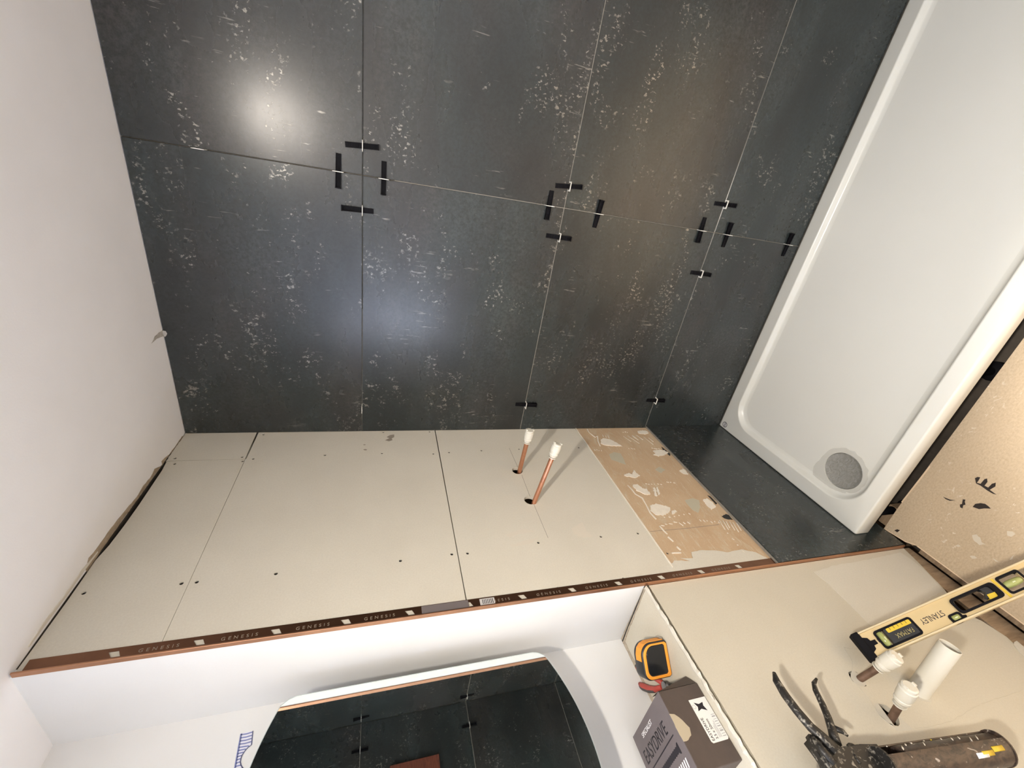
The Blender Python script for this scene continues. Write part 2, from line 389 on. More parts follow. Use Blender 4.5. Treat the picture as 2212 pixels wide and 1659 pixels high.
RIDGE = [((180,130),(200,165),(232,190),(262,212),(285,200),(290,250),(312,302)), ((590,700),(640,750),(670,790),(740,830),(780,900),(820,980),(880,1045)),
         ((915,1115),(960,1165),(995,1198)), ((1000,1225),(1055,1272)), ((1090,1325),(1130,1360)), ((1040,1390),(1135,1388)), ((1340,1150),(1345,1152))]
for p in RIDGE[:6]: plate('adhesive_ridge', ribbon([z6(*q) for q in p], [random.uniform(.0025, .005) for _ in p]), .0022, ADHWHITE, frame_E(), wall_left)
def comb_marks(x0, y0, dx, dy, n, lx, ly, w):
    out = []
    for k in range(n):
        a = (x0+dx*k+random.uniform(-4, 4), y0+dy*k+random.uniform(-4, 4)); t = random.uniform(.45, 1.05)
        out.append((a, (a[0]+lx*t, a[1]+ly*t), w))
    return out
MARKS = comb_marks(545,205,45,-6,4,120,80,.0016) + comb_marks(640,190,55,8,4,100,80,.0016) + comb_marks(335,185,26,6,3,14,28,.0022) + comb_marks(770,682,30,1,6,20,6,.0022) \
    + comb_marks(960,1025,50,-8,6,26,16,.0020) + comb_marks(1320,1050,38,4,6,22,22,.0022) + comb_marks(1520,1055,36,6,6,60,95,.0024) + comb_marks(930,1105,42,-10,4,40,8,.0024) + comb_marks(1110,1080,44,-3,3,50,34,.0022) \
    + comb_marks(250,335,24,3,4,10,8,.0018) + comb_marks(600,320,24,2,3,24,12,.0015) + comb_marks(830,320,22,1,4,26,10,.0016) + comb_marks(540,158,24,0,3,16,3,.0022) + comb_marks(990,668,34,2,3,26,6,.0022) + comb_marks(1600,1180,50,60,4,26,18,.0018)
for a, b, wd in MARKS: plate('adhesive_ridge', ribbon([z6(*a), z6(*b)], wd), .0016, ADHWHITE, frame_E(), wall_left)
BITU = flat('black_primer_mark', (.02, .02, .02), .7)
for p in (((930,305),(960,325),(990,350),(1025,380),(1020,400),(985,372),(950,338)), ((1545,1015),(1590,990),(1620,1000),(1660,1050),(1615,1045),(1575,1035)), ((1400,800),(1425,808),(1500,880),(1490,895),(1440,840)), ((1180,560),(1200,570),(1208,588),(1190,582))):
    plate('primer_mark', ragged([z6(*q) for q in p], .001, .006), .0006, BITU, frame_E(), wall_left)
plate('pencil_line', ribbon([z6(820,1168), z6(1160,1140), z6(1520,1098)], .0012), .0003, PENC, frame_E(), wall_left)
# skimmed filler along the bottom outer corner
plate('filler_skim', ragged([z6(1045,1490), z6(1060,1465), z6(1220,1468), z6(1130,1440), z6(1250,1440), z6(1240,1380), z6(1320,1360), z6(1480,1362), z6(1600,1380), z6(1750,1352), z6(1900,1382), z6(2010,1440), z6(2085,1475), (YV+.003,.575), (YV+.003,.995), z6(800,1632), z6(860,1560)], .0012, .01), .0010, SKIM2, frame_E(), wall_left)

# ---- copper coloured tile trim on the outer corner of that wall
trim = box('trim_1', -.0005, .0112, YV-.0022, YV+.0012, .012, ZC-.003, TRIM, bev=.0006)
props(trim, 'thin copper coloured tile trim running the full height of the corner', 'trim', kind='structure')
zz = .7065-.009; slots = []
while zz < 2.28:
    slots.append((zz, zz+.018)); zz += .1335
hol = [[(YV+.0085, a), (YV+.0195, a+.006), (YV+.0195, b+.004), (YV+.0085, b-.004)] for a, b in slots]
plate('flange', rect(YV+.001, YV+.0262, .571, ZC-.012), .0009, TRIMF, frame_E(.0011), trim, hol)
LETTER = flat('flange_cutout', (.26, .21, .16), .7)
for a, b in slots[:-1]:
    text('cutout_lettering', 'GENESIS', .0095, LETTER, Matrix(((0,0,1,.0022),(0,1,0,YV+.0135),(-1,0,0,b+.0575),(0,0,0,1))), trim, sx=1.15, space=1.75)
STICK = flat('silver_label', (.55, .53, .52), .5); STICKG = flat('grey_label', (.16, .14, .14), .4)
y0, z0 = PE(1055, 1311); plate('sticker', rect(YV+.005, YV+.023, z0-.018, z0+.018), .0004, STICK, frame_E(.0021), trim)
y0, z0 = PE(960, 1325); plate('sticker', rect(YV+.003, YV+.025, z0-.058, z0+.050), .0003, STICKG, frame_E(.0021), trim)
for i in range(7): plate('barcode', rect(YV+.009, YV+.021, PE(1055,1311)[1]-.014+i*.004, PE(1055,1311)[1]-.0125+i*.004), .0001, BLACKP, frame_E(.0026), trim)

# ---- painted reveal, recessed wall with a window, low boxed-in wall and its ledge
rev = box('wall_reveal', XL, -.0006, YV, YV+.0125, ZL+.001, ZC, WHITE)
props(rev, 'narrow white painted return between plasterboard wall and mirror', 'wall', kind='structure')
WY0, WY1, WZ0, WZ1 = -2.38, -1.66, 1.18, 2.08
rec = boxes('wall_recess', [(-.36, XL, WY1, YV+.0124, ZL, ZC), (-.36, XL, YB, WY0, ZL, ZC), (-.36, XL, WY0, WY1, ZL, WZ0), (-.36, XL, WY0, WY1, WZ1, ZC)], WHITE)
props(rec, 'white painted wall behind the bowed mirror', 'wall', kind='structure')
UPVC = flat('window_frame_plastic', (.8, .8, .8), .3)
win = boxes('window_1', [(-.34, -.29, WY0, WY0+.05, WZ0, WZ1), (-.34, -.29, WY1-.05, WY1, WZ0, WZ1), (-.34, -.29, WY0+.05, WY1-.05, WZ0, WZ0+.05), (-.34, -.29, WY0+.05, WY1-.05, WZ1-.05, WZ1)], UPVC)
props(win, 'frosted bathroom window in the recessed wall', 'window', kind='structure')
box('pane', -.318, -.310, WY0+.05, WY1-.05, WZ0+.05, WZ1-.05, emit_mat('daylit_frosted_glass', WIN_COL, WIN_STRENGTH), win)

low = box('wall_low', -.225, -.065, YB, YV+.012, -.2, ZL-.0125, TIMBER)
props(low, 'low boxed-in wall with cream plaster, basin pipes and a ledge on top', 'wall', kind='structure')
HOLES_B = [(PE(1852, 1466), .017), (PE(1918, 1543), .022), (PE(1985, 1491), .0245)]
bot = [PE(1958, 1186), PE(1985, 1216), PE(2008, 1240), PE(2040, 1273), PE(2075, 1320)]
bot = [(y, z) for y, z in bot]
outl = [(YV-.003, ZL-.010), (YV-.003, .012)] + [(y, max(.012, z)) for y, z in bot[1:]] + [(-1.0, .075), (-1.05, .060), (-1.1, .075), (YB, .07), (YB, ZL-.010)]
plate('plasterboard', outl, .0125, SKIM, frame_E(-.0128), low, [ragged(circle(c[0], c[1], r, 14), .0018, .5) for c, r in HOLES_B])
# fresh filler patch near the floor with a soft edge
plate('filler_patch', ragged([PE(1757,1236), PE(1800,1222), PE(1880,1208), PE(1945,1193), PE(1975,1213), PE(2004,1238), PE(2038,1276), PE(1930,1335), PE(1880,1352), PE(1840,1310), PE(1790,1262)], .0012, .012), .0007, SKIM2, frame_E(-.0003), low)
plate('bare_shadow_patch', ragged([PE(1824,1398), PE(1842,1430), PE(1838,1465), PE(1870,1500), PE(1900,1545), PE(1940,1580), PE(1995,1572), PE(2050,1560), PE(2120,1520), PE(2212,1490), PE(2250,1440), PE(2130,1345), PE(2050,1335), PE(1960,1370), PE(1880,1410)], .0015, .012), .0004, flat('grey_plaster_shadow', (.52, .495, .425), .85, var=.05, vs=25, bmp=.1, bs_=260), frame_E(-.0003), low, [ragged(circle(c[0], c[1], r+.0008, 14), .0014, .5) for c, r in HOLES_B])  # bare grey plaster plus the spirit level's cast shadow, painted as one patch
plate('sole_plate', [(YV-.002, -.02), (YB, -.02), (YB, .11), (YV-.002, .05)], .009, TIMBER, frame_E(-.0125), low)
plate('filler_flake', ragged([PE(2188,1392), PE(2195,1384), PE(2215,1400), PE(2240,1425), PE(2230,1432), PE(2205,1412)], .001, .01), .003, SKIM2, frame_E(-.002), low)
ledge = box('ledge', XL, -.0075, YB, YV-.006, ZL-.0120, ZL, SKIM, low, bev=.0012)
# ragged bead of filler where the ledge meets the face, chipped edge at the reveal
bm = bmesh.new(); yy = YV-.004; prev = None
while yy > -1.75:
    r = random.uniform(.0022, .0048); xo = -.004 + random.uniform(-.002, .002)
    ring = [bm.verts.new((xo + r*1.7*math.cos(a), yy, ZL - .0015 + r*math.sin(a))) for a in (0, .8, 1.6, 2.4, 3.14, 4.7)]
    if prev:
        for k in range(6): bm.faces.new((prev[k], prev[(k+1)%6], ring[(k+1)%6], ring[k]))
    prev = ring; yy -= random.uniform(.006, .014)
link('filler_bead', bm_mesh(bm), SKIM2, low)
CRACK = flat('crack_dust', (.17, .13, .09), .9)
for (a, b) in (((1408,1290),(1428,1325)), ((1430,1330),(1447,1356)), ((1452,1366),(1470,1398)), ((1484,1418),(1493,1432)), ((1536,1497),(1545,1512))):
    pa, pb = PF(*a, ZL), PF(*b, ZL); n_ = 6
    plate('crack', ribbon([(pa[0]+(pb[0]-pa[0])*t/n_+random.uniform(-.0015,.0015), pa[1]+(pb[1]-pa[1])*t/n_) for t in range(n_+1)], [.0005]+[random.uniform(.0008,.0022) for _ in range(n_-1)]+[.0005]), .0004, CRACK, frame_F(ZL), low)
OLDPL = flat('broken_plaster', (.40, .345, .27), .9, var=.2, vs=120, bmp=.5, bs_=200)
plate('broken_edge', ragged([(XL+.001, YV-.0005), (-.008, YV-.0005), (-.010, YV-.006), (-.09, YV-.009), (-.16, YV-.011), (XL+.001, YV-.016)], .0012, .012), .003, OLDPL, frame_F(ZL-.001), low)
plate('broken_edge', ragged([(XL+.0005, YV-.01), (XL+.014, YV-.012), (XL+.011, YV-.10), (XL+.008, YV-.24), (XL+.012, YV-.42), (XL+.0005, YV-.42)], .0018, .014), .0012, OLDPL, frame_F(ZL-.0002), low)
plate('crack', ribbon([(-.012, YV-.003), (-.09, YV-.0045), (-.17, YV-.006), (XL+.004, YV-.009)], [.001, .004, .003, .004]), .0006, SCREW, frame_F(ZL+.0018), low)

# ---- ceiling with torn, unpainted strip above the boards
ceil = box('ceiling', -.36, 1.95, YB-.1, .0124, ZC, ZC+.1, CEIL)
props(ceil, 'plain white painted ceiling', 'ceiling', kind='structure')
zc = lambda x, y: (lambda p: (p.x, -p.y))(hit(150+x/4.022, 900+y/4.022, 2, ZC))
TORN = flat('torn_plaster_edge', (.36, .29, .215), .9, var=.18, vs=70, bmp=.4, bs_=240)
plate('torn_strip', ragged([zc(995,175), zc(940,240), zc(905,300), zc(850,340), zc(800,385), zc(805,425), zc(740,455), zc(700,530), zc(640,600), zc(580,700), zc(470,830), zc(330,1010), zc(250,1130), zc(165,1230), zc(140,1330), zc(150,1370), (.0015, .475), (.0015, .02)], .0012, .012), .0012, TORN, frame_C(ZC), ceil)
FLAKE = flat('loose_paint_edge', (.66, .63, .57), .7)
plate('paint_edge', ribbon([(.008, .485), (.011, .54), (.009, .60), (.011, .66), (.009, .70)], [.004, .008, .006, .008, .003]), .0016, FLAKE, frame_C(ZC), ceil)
zc2 = lambda x, y: (lambda p: (p.x, -p.y))(hit(250+x/2.949, 450+y/2.949, 2, ZC))
SMUDGE = flat('grey_filler_smudge', (.42, .40, .37), .8, var=.2, vs=90)
plate('smudge', ragged([zc2(300,775), zc2(322,800), zc2(300,818), zc2(262,830), zc2(228,862), zc2(250,815), zc2(275,790)], .0015, .01), .0006, SMUDGE, frame_C(ZC), ceil)
zt2 = lambda x, y: PT(250+x/2.949, 450+y/2.949)
plate('smudge', ragged([zt2(297,778), zt2(318,783), zt2(327,800), zt2(318,815), zt2(308,818)], .001, .008), .0008, SMUDGE, frame_T(0), wall_back)

# ---- floor: chipboard deck that stops short of the tray and the wall, dark void below
fl = plate('floor', [(.006, -.671), (.10, -.668), (.40, -.667), (XR+.1, -.667), (XR+.1, YB-.1), (.028, YB-.1), (.028, -.765), (.0165, -.741)], .018, CHIP, frame_F(-.018))
props(fl, 'bare chipboard floor with paint spots and dark marks', 'floor', kind='structure')
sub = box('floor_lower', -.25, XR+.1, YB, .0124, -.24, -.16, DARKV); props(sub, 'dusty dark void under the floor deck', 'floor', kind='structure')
box('joist', .028, XR+.1, -.72, -.67, -.16, -.0185, TIMBER, sub)
box('joist', -.01, .026, YB, YV-.02, -.16, -.045, TIMBER, sub)
box('joist', -.01, .07, -.74, -.62, -.16, -.06, TIMBER, sub)
zf = lambda x, y: PF(1850+x/6.11, 1000+y/6.11)
TAR = flat('dark_adhesive_mark', (.018, .012, .010), .6)
for p in (((1565,200),(1600,185),(1635,190),(1610,235),(1590,262),(1640,275),(1690,215),(1725,205),(1730,250),(1690,300),(1740,325),(1790,275),(1840,260),(1835,310),(1760,355),(1850,420),(1800,405),(1730,365),(1640,300),(1580,270)),
          ((1142,445),(1200,470),(1240,485),(1310,492),(1235,500),(1180,478)), ((1405,480),(1440,485),(1430,510),(1440,550),(1410,560),(1400,600),(1370,585),(1365,550),(1395,540)),
          ((1535,580),(1570,540),(1640,530),(1700,540),(1740,570),(1775,603),(1690,600),(1620,610)), ((500,890),(540,875),(575,890),(540,915))):
    plate('dark_mark', [zf(*q) for q in p], .0005, TAR, frame_F(0), fl)
SPLASH = flat('paint_splash', (.60, .535, .43), .7)
for p in (((1520,950),(1580,945),(1640,990),(1650,1040),(1700,1075),(1620,1085),(1560,1030)), ((1310,1090),(1345,1078),(1380,1095),(1350,1115)), ((1120,1030),(1160,1040),(1150,1055)),
          ((2040,1240),(2090,1210),(2060,1270),(2030,1280)), ((1490,1230),(1560,1225),(1600,1260),(1530,1265)), ((1800,1260),(1850,1280),(1885,1312),(1830,1300)), ((1990,905),(2060,900),(2110,940),(2050,975),(1990,950)), ((980,530),(1008,540),(990,545)), ((925,747),(995,745),(960,754))):
    plate('paint_splash', ragged([zf(*q) for q in p], .0012, .006), .0004, SPLASH, frame_F(0), fl)
EDGE = flat('fresh_cut_chipboard', (.70, .55, .38), .8)
plate('cut_edge', ribbon([zf(970,45), zf(600,520)], .0040), .0006, EDGE, frame_F(0), fl)
plate('cut_edge', ribbon([(.0300, -.77), (.0300, YB)], .0038), .0006, EDGE, frame_F(0), fl)
plate('cut_edge', ribbon([(.0095, -.674), (.0175, -.739), (.029, -.764)], .0030), .0006, EDGE, frame_F(0), fl)

# ---- far end wall (tiled over the tray) and the wall behind the camera
wr = box('wall_right', XR+.0125, XR+.11, YB, .012, -.2, 2.42, ADHES); props(wr, 'far tiled end wall seen only in the mirror', 'wall', kind='structure')
for z0, z1 in rows: box('tile', XR+.001, XR+.011, YV, -.0005, z0, z1, TILE, wr, bev=.0007)
box('painted_board', XR, XR+.0124, YB, YV-.003, 0, ZC, WHITE, wr)
for j in J: box('joint_filler', XR+.0015, XR+.0126, YV, -.0005, j-G, j+G, ADHES, wr)
wf = box('wall_front', -.36, 1.95, YB-.1, YB, -.2, 2.42, WHITE); props(wf, 'white wall behind the camera', 'wall', kind='structure')

# ================================================================ THINGS
# ---- shower tray
def rrect(x0, x1, y0, y1, r, n=10):
    out = []
    for cx, cy, a in ((x1-r, y1-r, 0), (x0+r, y1-r, 90), (x0+r, y0+r, 180), (x1-r, y0+r, 270)):
        for k in range(n+1):
            t = math.radians(a + 90*k/n); out.append((cx+r*math.cos(t), cy+r*math.sin(t)))
    return out
TX0, TX1, TY0, TY1, TZ = .0108, XR-.002, -.684, -.0015, .165
DRAIN = (.168, -.540); DR = .060
tray = thing('shower_tray', 'long white acrylic shower tray under the dark tiled wall', 'shower tray', ((TX0+TX1)/2, (TY0+TY1)/2, 0))
def tray_mesh():
    bm = bmesh.new()
    prof = [(-.004, .004, -.064, .004), (0, 0, -.060, .005), (0, 0, -.004, .005), (.0012, 0, -.0012, .005), (.004, 0, 0, .006)]
    loops = []
    ox0, ox1, oy0, oy1 = TX0, TX1, TY0, TY1
    def ring(i, z, r): return [bm.verts.new((x, y, TZ+z)) for x, y in rrect(ox0+i, ox1-i, oy0+i, oy1-i, r)]
    def ring_in(i, z, r):       # inner lip sits at .062 from the wall sides, .048 from the front
        return [bm.verts.new((x, y, TZ+z)) for x, y in rrect(ox0+.055+i, ox1-.06-i, oy0+.042+i, oy1-.052-i, max(r-i*.6, .03))]
    R = [ring(.004, -.064, .006), ring(0, -.060, .006), ring(0, -.006, .006), ring(.0018, -.0018, .006), ring(.006, 0, .006),
         ring_in(-.004, 0, .105), ring_in(0, .0015, .105), ring_in(.003, .0012, .105), ring_in(.006, -.002, .105), ring_in(.012, -.0125, .105), ring_in(.018, -.0165, .105), ring_in(.030, -.018, .105)]
    for a, b in zip(R, R[1:]):
        n = len(a)
        for k in range(n): bm.faces.new((a[k], a[(k+1)%n], b[(k+1)%n], b[k]))
    # floor of the tray with the round waste opening
    fl_out = rrect(ox0+.055+.0295, ox1-.06-.0295, oy0+.042+.0295, oy1-.052-.0295, .087)
    fme = plate_me(fl_out, [circle(DRAIN[0], DRAIN[1], DR+.004, 48)], .004, frame_F(TZ-.0221))
    bm.from_mesh(fme); bpy.data.meshes.remove(fme)
    # turned-down collar of the waste opening
    c0 = [bm.verts.new((x, y, TZ-.0181)) for x, y in circle(DRAIN[0], DRAIN[1], DR+.0042, 48)]; c1 = [bm.verts.new((x, y, TZ-.034)) for x, y in circle(DRAIN[0], DRAIN[1], DR+.002, 48)]
    for k in range(48): bm.faces.new((c0[k], c0[(k+1)%48], c1[(k+1)%48], c1[k]))
    return bm_mesh(bm, True)
t_ = link('basin', tray_mesh(), ACRYL, tray); t_.data.set_sharp_from_angle(angle=math.radians(50))
def film_material():
    m, nt, b = new_mat('grey_protective_film'); v = coords(nt, (1, 1, 1))
    f = noise(nt, v, 55, 6, .7, 1.6)
    L(nt, mixc(nt, ramp(nt, f, [(.3, 0.0), (.7, 1.0)]), (.23, .23, .21), (.34, .34, .32)), b.inputs['Base Color'])
    b.inputs['Roughness'].default_value = .22; bump(nt, f, b, .9, .004); return m
FILM = film_material()
o = link('waste_cover', lathe_me([(-.0245, 0), (-.0245, DR-.014), (-.0230, DR-.008), (-.0205, DR-.001), (-.0190, DR+.0015), (-.0205, DR+.003)], 40, (0, 0, 1), (DRAIN[0], DRAIN[1], TZ)), FILM, tray); shade(o)
o['label'] = 'round waste under crumpled grey protective film'
bm = bmesh.new(); fan = []                                   # loose skirt of the film around the waste
rr = [DR+.004, DR+.012, DR+.021]; rings = []
for i, r in enumerate(rr):
    rings.append([bm.verts.new((DRAIN[0]+(r+(random.uniform(-.004,.006) if i else 0)+(.030*max(0, math.cos(2*math.pi*k/36-2.45))**6 if i == 2 else 0))*math.cos(2*math.pi*k/36), DRAIN[1]+(r+(random.uniform(-.003,.004) if i else 0)+(.030*max(0, math.cos(2*math.pi*k/36-2.45))**6 if i == 2 else 0))*math.sin(2*math.pi*k/36), TZ-.0176+(.0012 if i == 1 else .0004)*random.random()+.0004*i/2)) for k in range(36)])
for a, b in zip(rings, rings[1:]):
    for k in range(36):
        if 15 <= k % 36 <= 24 or True: bm.faces.new((a[k], a[(k+1)%36], b[(k+1)%36], b[k]))
def clearfilm():
    m, nt, b = new_mat('clear_film'); b.inputs['Base Color'].default_value = (.62, .61, .57, 1); b.inputs['Roughness'].default_value = .25
    b.inputs['Alpha'].default_value = .28; return m
link('loose_film', bm_mesh(bm, True), clearfilm(), tray)
STK = flat('round_sticker', (.62, .62, .64), .4); INK = flat('grey_print', (.05, .05, .055), .5)
cx_, cy_ = PF(1566, 917, TZ)
plate('round_sticker', circle(cx_, cy_, .0135, 28), .0003, STK, frame_F(TZ), tray)
plate('sticker_print', circle(cx_, cy_, .0135, 28), .0002, INK, frame_F(TZ+.0003), tray, [circle(cx_, cy_, .0108, 24)])
for i in range(5): plate('sticker_print', [(cx_-.009+i*.004, cy_-.006), (cx_-.007+i*.004, cy_-.006), (cx_-.007+i*.004, cy_+.005), (cx_-.009+i*.004, cy_+.004)], .0002, INK, frame_F(TZ+.0003), tray)
for lx, ly in ((.055, -.635), (.055, -.10), (.60, -.60), (1.15, -.60), (1.66, -.60), (.9, -.1), (1.66, -.1)):
    o = link('leg', lathe_me([(-.16, 0), (-.16, .032), (-.135, .032), (-.12, .014), (.075, .014), (.102, .026), (.102, 0)], 14, (0, 0, 1), (lx, ly, 0)), BLACKP, tray); shade(o)
tk = [(.0, 0)]

# ---- pipes with push-fit caps
def cap_profile(s=1.0): return [(0, .0078*s), (0, .0105*s), (.006, .0120*s), (.008, .0140*s), (.012, .0140*s), (.0135, .0128*s), (.017, .0128*s), (.018, .0148*s), (.036, .0150*s), (.0375, .0135*s), (.043, .0135*s), (.0445, .0110*s), (.0445, 0)]
def capped_pipe(name, label, base, tip, cap_len, mat, start=-.05, cs=1.0, chip=True):
    a, b = Vector(base), Vector(tip); d = (b-a).normalized(); Lp = (b-a).length
    t = thing(name, label, 'pipe', base)
    o = link('pipe', lathe_me([(start, 0), (start, .0075), (Lp-.012, .0075), (Lp-.012, 0)], 18, d, a), mat, t); shade(o)
    c = link('push_fit_cap', lathe_me([(h*cap_len/.0445, r) for h, r in cap_profile(cs)], 20, d, b - d*cap_len), WPLAST, t); shade(c, 30)
    c['label'] = 'white plastic push-fit cap'
    o = link('release_collar', lathe_me([(0, .0076*cs), (0, .0118*cs), (.0022, .0118*cs), (.0022, .0076*cs)], 20, d, b - d*(cap_len+.0042)), WPLAST, c); shade(o, 30)
    r = Vector((0, 0, 1)); s_ = d.cross(r).normalized(); u = s_.cross(d)
    bm = bmesh.new()                                       # raised lug on the cap's rim
    for sg in (1, -1):
        e = b - d*.004
        for q in ((0, 0), ):
            vs = []
            for dd in (0, .007):
                for ss in (-.004, .004):
                    for uu in (.0095, .0138): vs.append(bm.verts.new(e + d*dd + s_*ss + u*uu*sg))
            for f in ((0,1,3,2),(4,6,7,5),(0,2,6,4),(1,5,7,3),(0,4,5,1),(2,3,7,6)): bm.faces.new([vs[i] for i in f])
    link('lug', bm_mesh(bm), WPLAST, c)
    return t
capped_pipe('copper_pipe', 'copper pipe with white cap nearer the dark tiled wall', (-.002, -.266, 1.2490), tuple(hit(1145, 929, 0, .172)), .046, COPPER)
capped_pipe('copper_pipe', 'copper pipe with white cap further from the dark tiled wall', (-.002, -.418, 1.2440), tuple(hit(1205, 958, 0, .205)), .046, COPPER)
b1 = PE(1857, 1466); b2 = PE(1927, 1551)
capped_pipe('capped_pipe_stub', 'short capped basin pipe stub touching the end of the spirit level', (-.004, b1[0], b1[1]), tuple(hit(1938, 1417, 0, .105)), .050, COPDULL, cs=1.08)
capped_pipe('capped_pipe_stub', 'short capped basin pipe stub below the white waste pipe', (-.004, b2[0], b2[1]), tuple(hit(1966, 1482, 0, .098)), .052, COPDULL, cs=1.08)
wb = PE(1985, 1491); wa = Vector((-.004, wb[0], wb[1])); wt = hit(2053, 1396, 0, .128); wd = (wt-wa).normalized(); wl = (wt-wa).length
wp = thing('waste_pipe', 'open white plastic waste pipe sticking out between the capped stubs', 'pipe', tuple(wa))
o = link('pipe', lathe_me([(-.05, .0185), (-.05, .0205), (wl-.001, .0205), (wl, .0198), (wl, .0188), (wl-.001, .0182), (-.05, .0182)], 28, wd, wa), WPLAST, wp); shade(o, 30)

# ---- tile levelling clips: white loop in the joint, black wedge pushed through it
def clip_mesh():
    bm = bmesh.new()
    for b in ((-.0140, -.0105, -.0008, .0008, -.009, .0165), (.0105, .0140, -.0008, .0008, -.009, .0165), (-.0140, .0140, -.0009, .0009, .0130, .0165), (-.0150, .0150, -.0008, .0008, -.0098, -.009), (-.0100, -.0085, -.0006, .0006, .0105, .013), (.0085, .0100, -.0006, .0006, .0105, .013)): add_box(bm, *b)
    me = bm_mesh(bm); me.materials.append(CLIPW); return me
def wedge_mesh():
    bm = bmesh.new(); L0, L1 = -.044, .042
    for x0, x1, h0, h1 in ((-.0068, .0068, .0016, .0050), (-.0068, -.0048, .0030, .0125), (.0048, .0068, .0030, .0125)):
        vs = [bm.verts.new(p) for p in ((x0, L0, .0002), (x1, L0, .0002), (x1, L1, .0002), (x0, L1, .0002), (x0, L0, h0), (x1, L0, h0), (x1, L1, h1), (x0, L1, h1))]
        for f in ((0,3,2,1),(4,5,6,7),(0,1,5,4),(1,2,6,5),(2,3,7,6),(3,0,4,7)): bm.faces.new([vs[i] for i in f])
    add_box(bm, -.0075, .0075, L1-.003, L1, .0002, .0130)
    for k in range(9): add_box(bm, -.0048, .0048, -.038+k*.0085, -.036+k*.0085, .001, .0034+k*.0004)
    me = bm_mesh(bm); me.materials.append(BLACKP); return me
CLIP_ME, WEDGE_ME = clip_mesh(), wedge_mesh()
def clip(pos, joint, label, wedge=True, flip=1, slide=0.0, tilt=0.0, wall='T', group='tile levelling clips'):
    if wall == 'T': cols = ((1,0,0), (0,0,1), (0,-1,0)) if joint == 'h' else ((0,0,1), (-1,0,0), (0,-1,0))
    else: cols = ((0,1,0), (0,0,-1), (-1,0,0))
    m = Matrix(cols).transposed().to_4x4(); m.translation = pos
    t = thing('tile_levelling_clip', label, 'tile clip', group=group, mw=m)
    c = bpy.data.objects.new('clip_loop', CLIP_ME); C.objects.link(c); c.parent = t
    if wedge:
        wv = bpy.data.objects.new('wedge', WEDGE_ME); C.objects.link(wv); wv.parent = t
        wv.location = (0, slide, 0); wv.rotation_euler = (0, 0, tilt + (0 if flip > 0 else math.pi))
    return t
def on_T(px, py): x, z = PT(px, py); return x, z
CL = [((783,315),'h','wedge and clip directly above the leftmost joint crossing',-1,0,.08), ((783,454),'h','wedge and clip directly below the leftmost joint crossing',1,.014,.02),
      ((731,370),'v','wedge and clip just left of the leftmost joint crossing',1,0,-.03), ((829,383),'v','wedge and clip just right of the leftmost joint crossing',1,0,.0),
      ((1226,402),'h','wedge and clip directly above the middle joint crossing',-1,0,.10), ((1205,512),'h','wedge and clip directly below the middle joint crossing',-1,0,0),
      ((1186,441),'v','wedge and clip just left of the middle joint crossing',1,0,-.02), ((1291,463),'v','wedge and clip right of the middle joint crossing',-1,0,-.03),
      ((1562,441),'h','wedge and clip above the joint crossing nearest the tray',-1,-.002,.05), ((1507,590),'h','wedge and clip below the joint crossing nearest the tray',-1,-.002,0),
      ((1512,501),'v','wedge and clip just left of the joint crossing nearest the tray',1,0,.0), ((1568,511),'v','wedge and clip just right of the joint crossing nearest the tray',-1,0,.06),
      ((1698,532),'v','wedge and clip touching the edge of the white tray',-1,0,.05), ((1130,873),'h','wedge and clip just above the capped copper pipes',-1,-.004,.0), ((1408,864),'h','wedge and clip above the corner of the brown torn board',-1,-.002,.03)]
for (px, py), jn, lb, fp, sl, tl in CL:
    x, z = on_T(px, py)
    if jn == 'h': z = min(J, key=lambda q: abs(q-z))
    else: x = VJ
    clip((x, 0, z), jn, lb, True, fp, sl, tl)
clip((.098, 0, J[2]), 'h', 'bare white clip without wedge low in the left joint line', False)
clip((VJ, 0, 2.155), 'v', 'bare white clip without wedge close to the white ceiling', False)
for z, s in ((J[2], 'upper'), (J[1], 'lower')):
    clip((1.685, 0, z), 'h', f'wedge and clip on long wall seen in the mirror, {s} joint', True, 1, group='clips seen in the mirror')
    clip((XR+.001, -.13, z), 'h', f'wedge and clip on far end wall seen in the mirror, {s} joint', True, 1, wall='R', group='clips seen in the mirror')

# ---- bowed mirror standing off the recessed wall
mir = thing('wall_mirror', 'frameless mirror with bowed edges reflecting the dark tiles', 'mirror', (XL, -1.0, 1.60))
def mirror_outline(inset=0.0):
    yc, zc_, hw, hh, bow = -1.003, 1.607, .2075-inset, .284-inset, .050
    pts = []; r = .022; n = 28
    top = [(yc+hw-r*.6 - (2*hw-r*1.2)*k/n, 0) for k in range(n+1)]
    f = lambda y: hh + bow*(1-((y-yc)/hw)**2)
    pts += [(y, zc_+f(y)) for y, _ in top]
    pts += [(yc-hw+r*.18, zc_+hh-r*.35), (yc-hw, zc_+hh-r), (yc-hw, zc_-hh+r), (yc-hw+r*.18, zc_-hh+r*.35)]
    pts += [(y, zc_-f(y)) for y, _ in top[::-1]]
    pts += [(yc+hw-r*.18, zc_-hh+r*.35), (yc+hw, zc_-hh+r), (yc+hw, zc_+hh-r), (yc+hw-r*.18, zc_+hh-r*.35)]
    return pts
SILVER, nt_, b_ = new_mat('silvered_glass'); b_.inputs['Base Color'].default_value = (.80, .84, .82, 1); b_.inputs['Metallic'].default_value = 1; b_.inputs['Roughness'].default_value = .012
GLEDGE = flat('ground_glass_edge', (.40, .47, .47), .25)
g = plate('glass', mirror_outline(), .005, GLEDGE, frame_E(MX-.0052), mir)
plate('silvered_face', mirror_outline(.0012), .0003, SILVER, frame_E(MX-.0002), mir)
box('mounting_box', XL+.0008, MX-.0054, -1.13, -.88, 1.42, 1.80, WPLAST, mir, bev=.003)

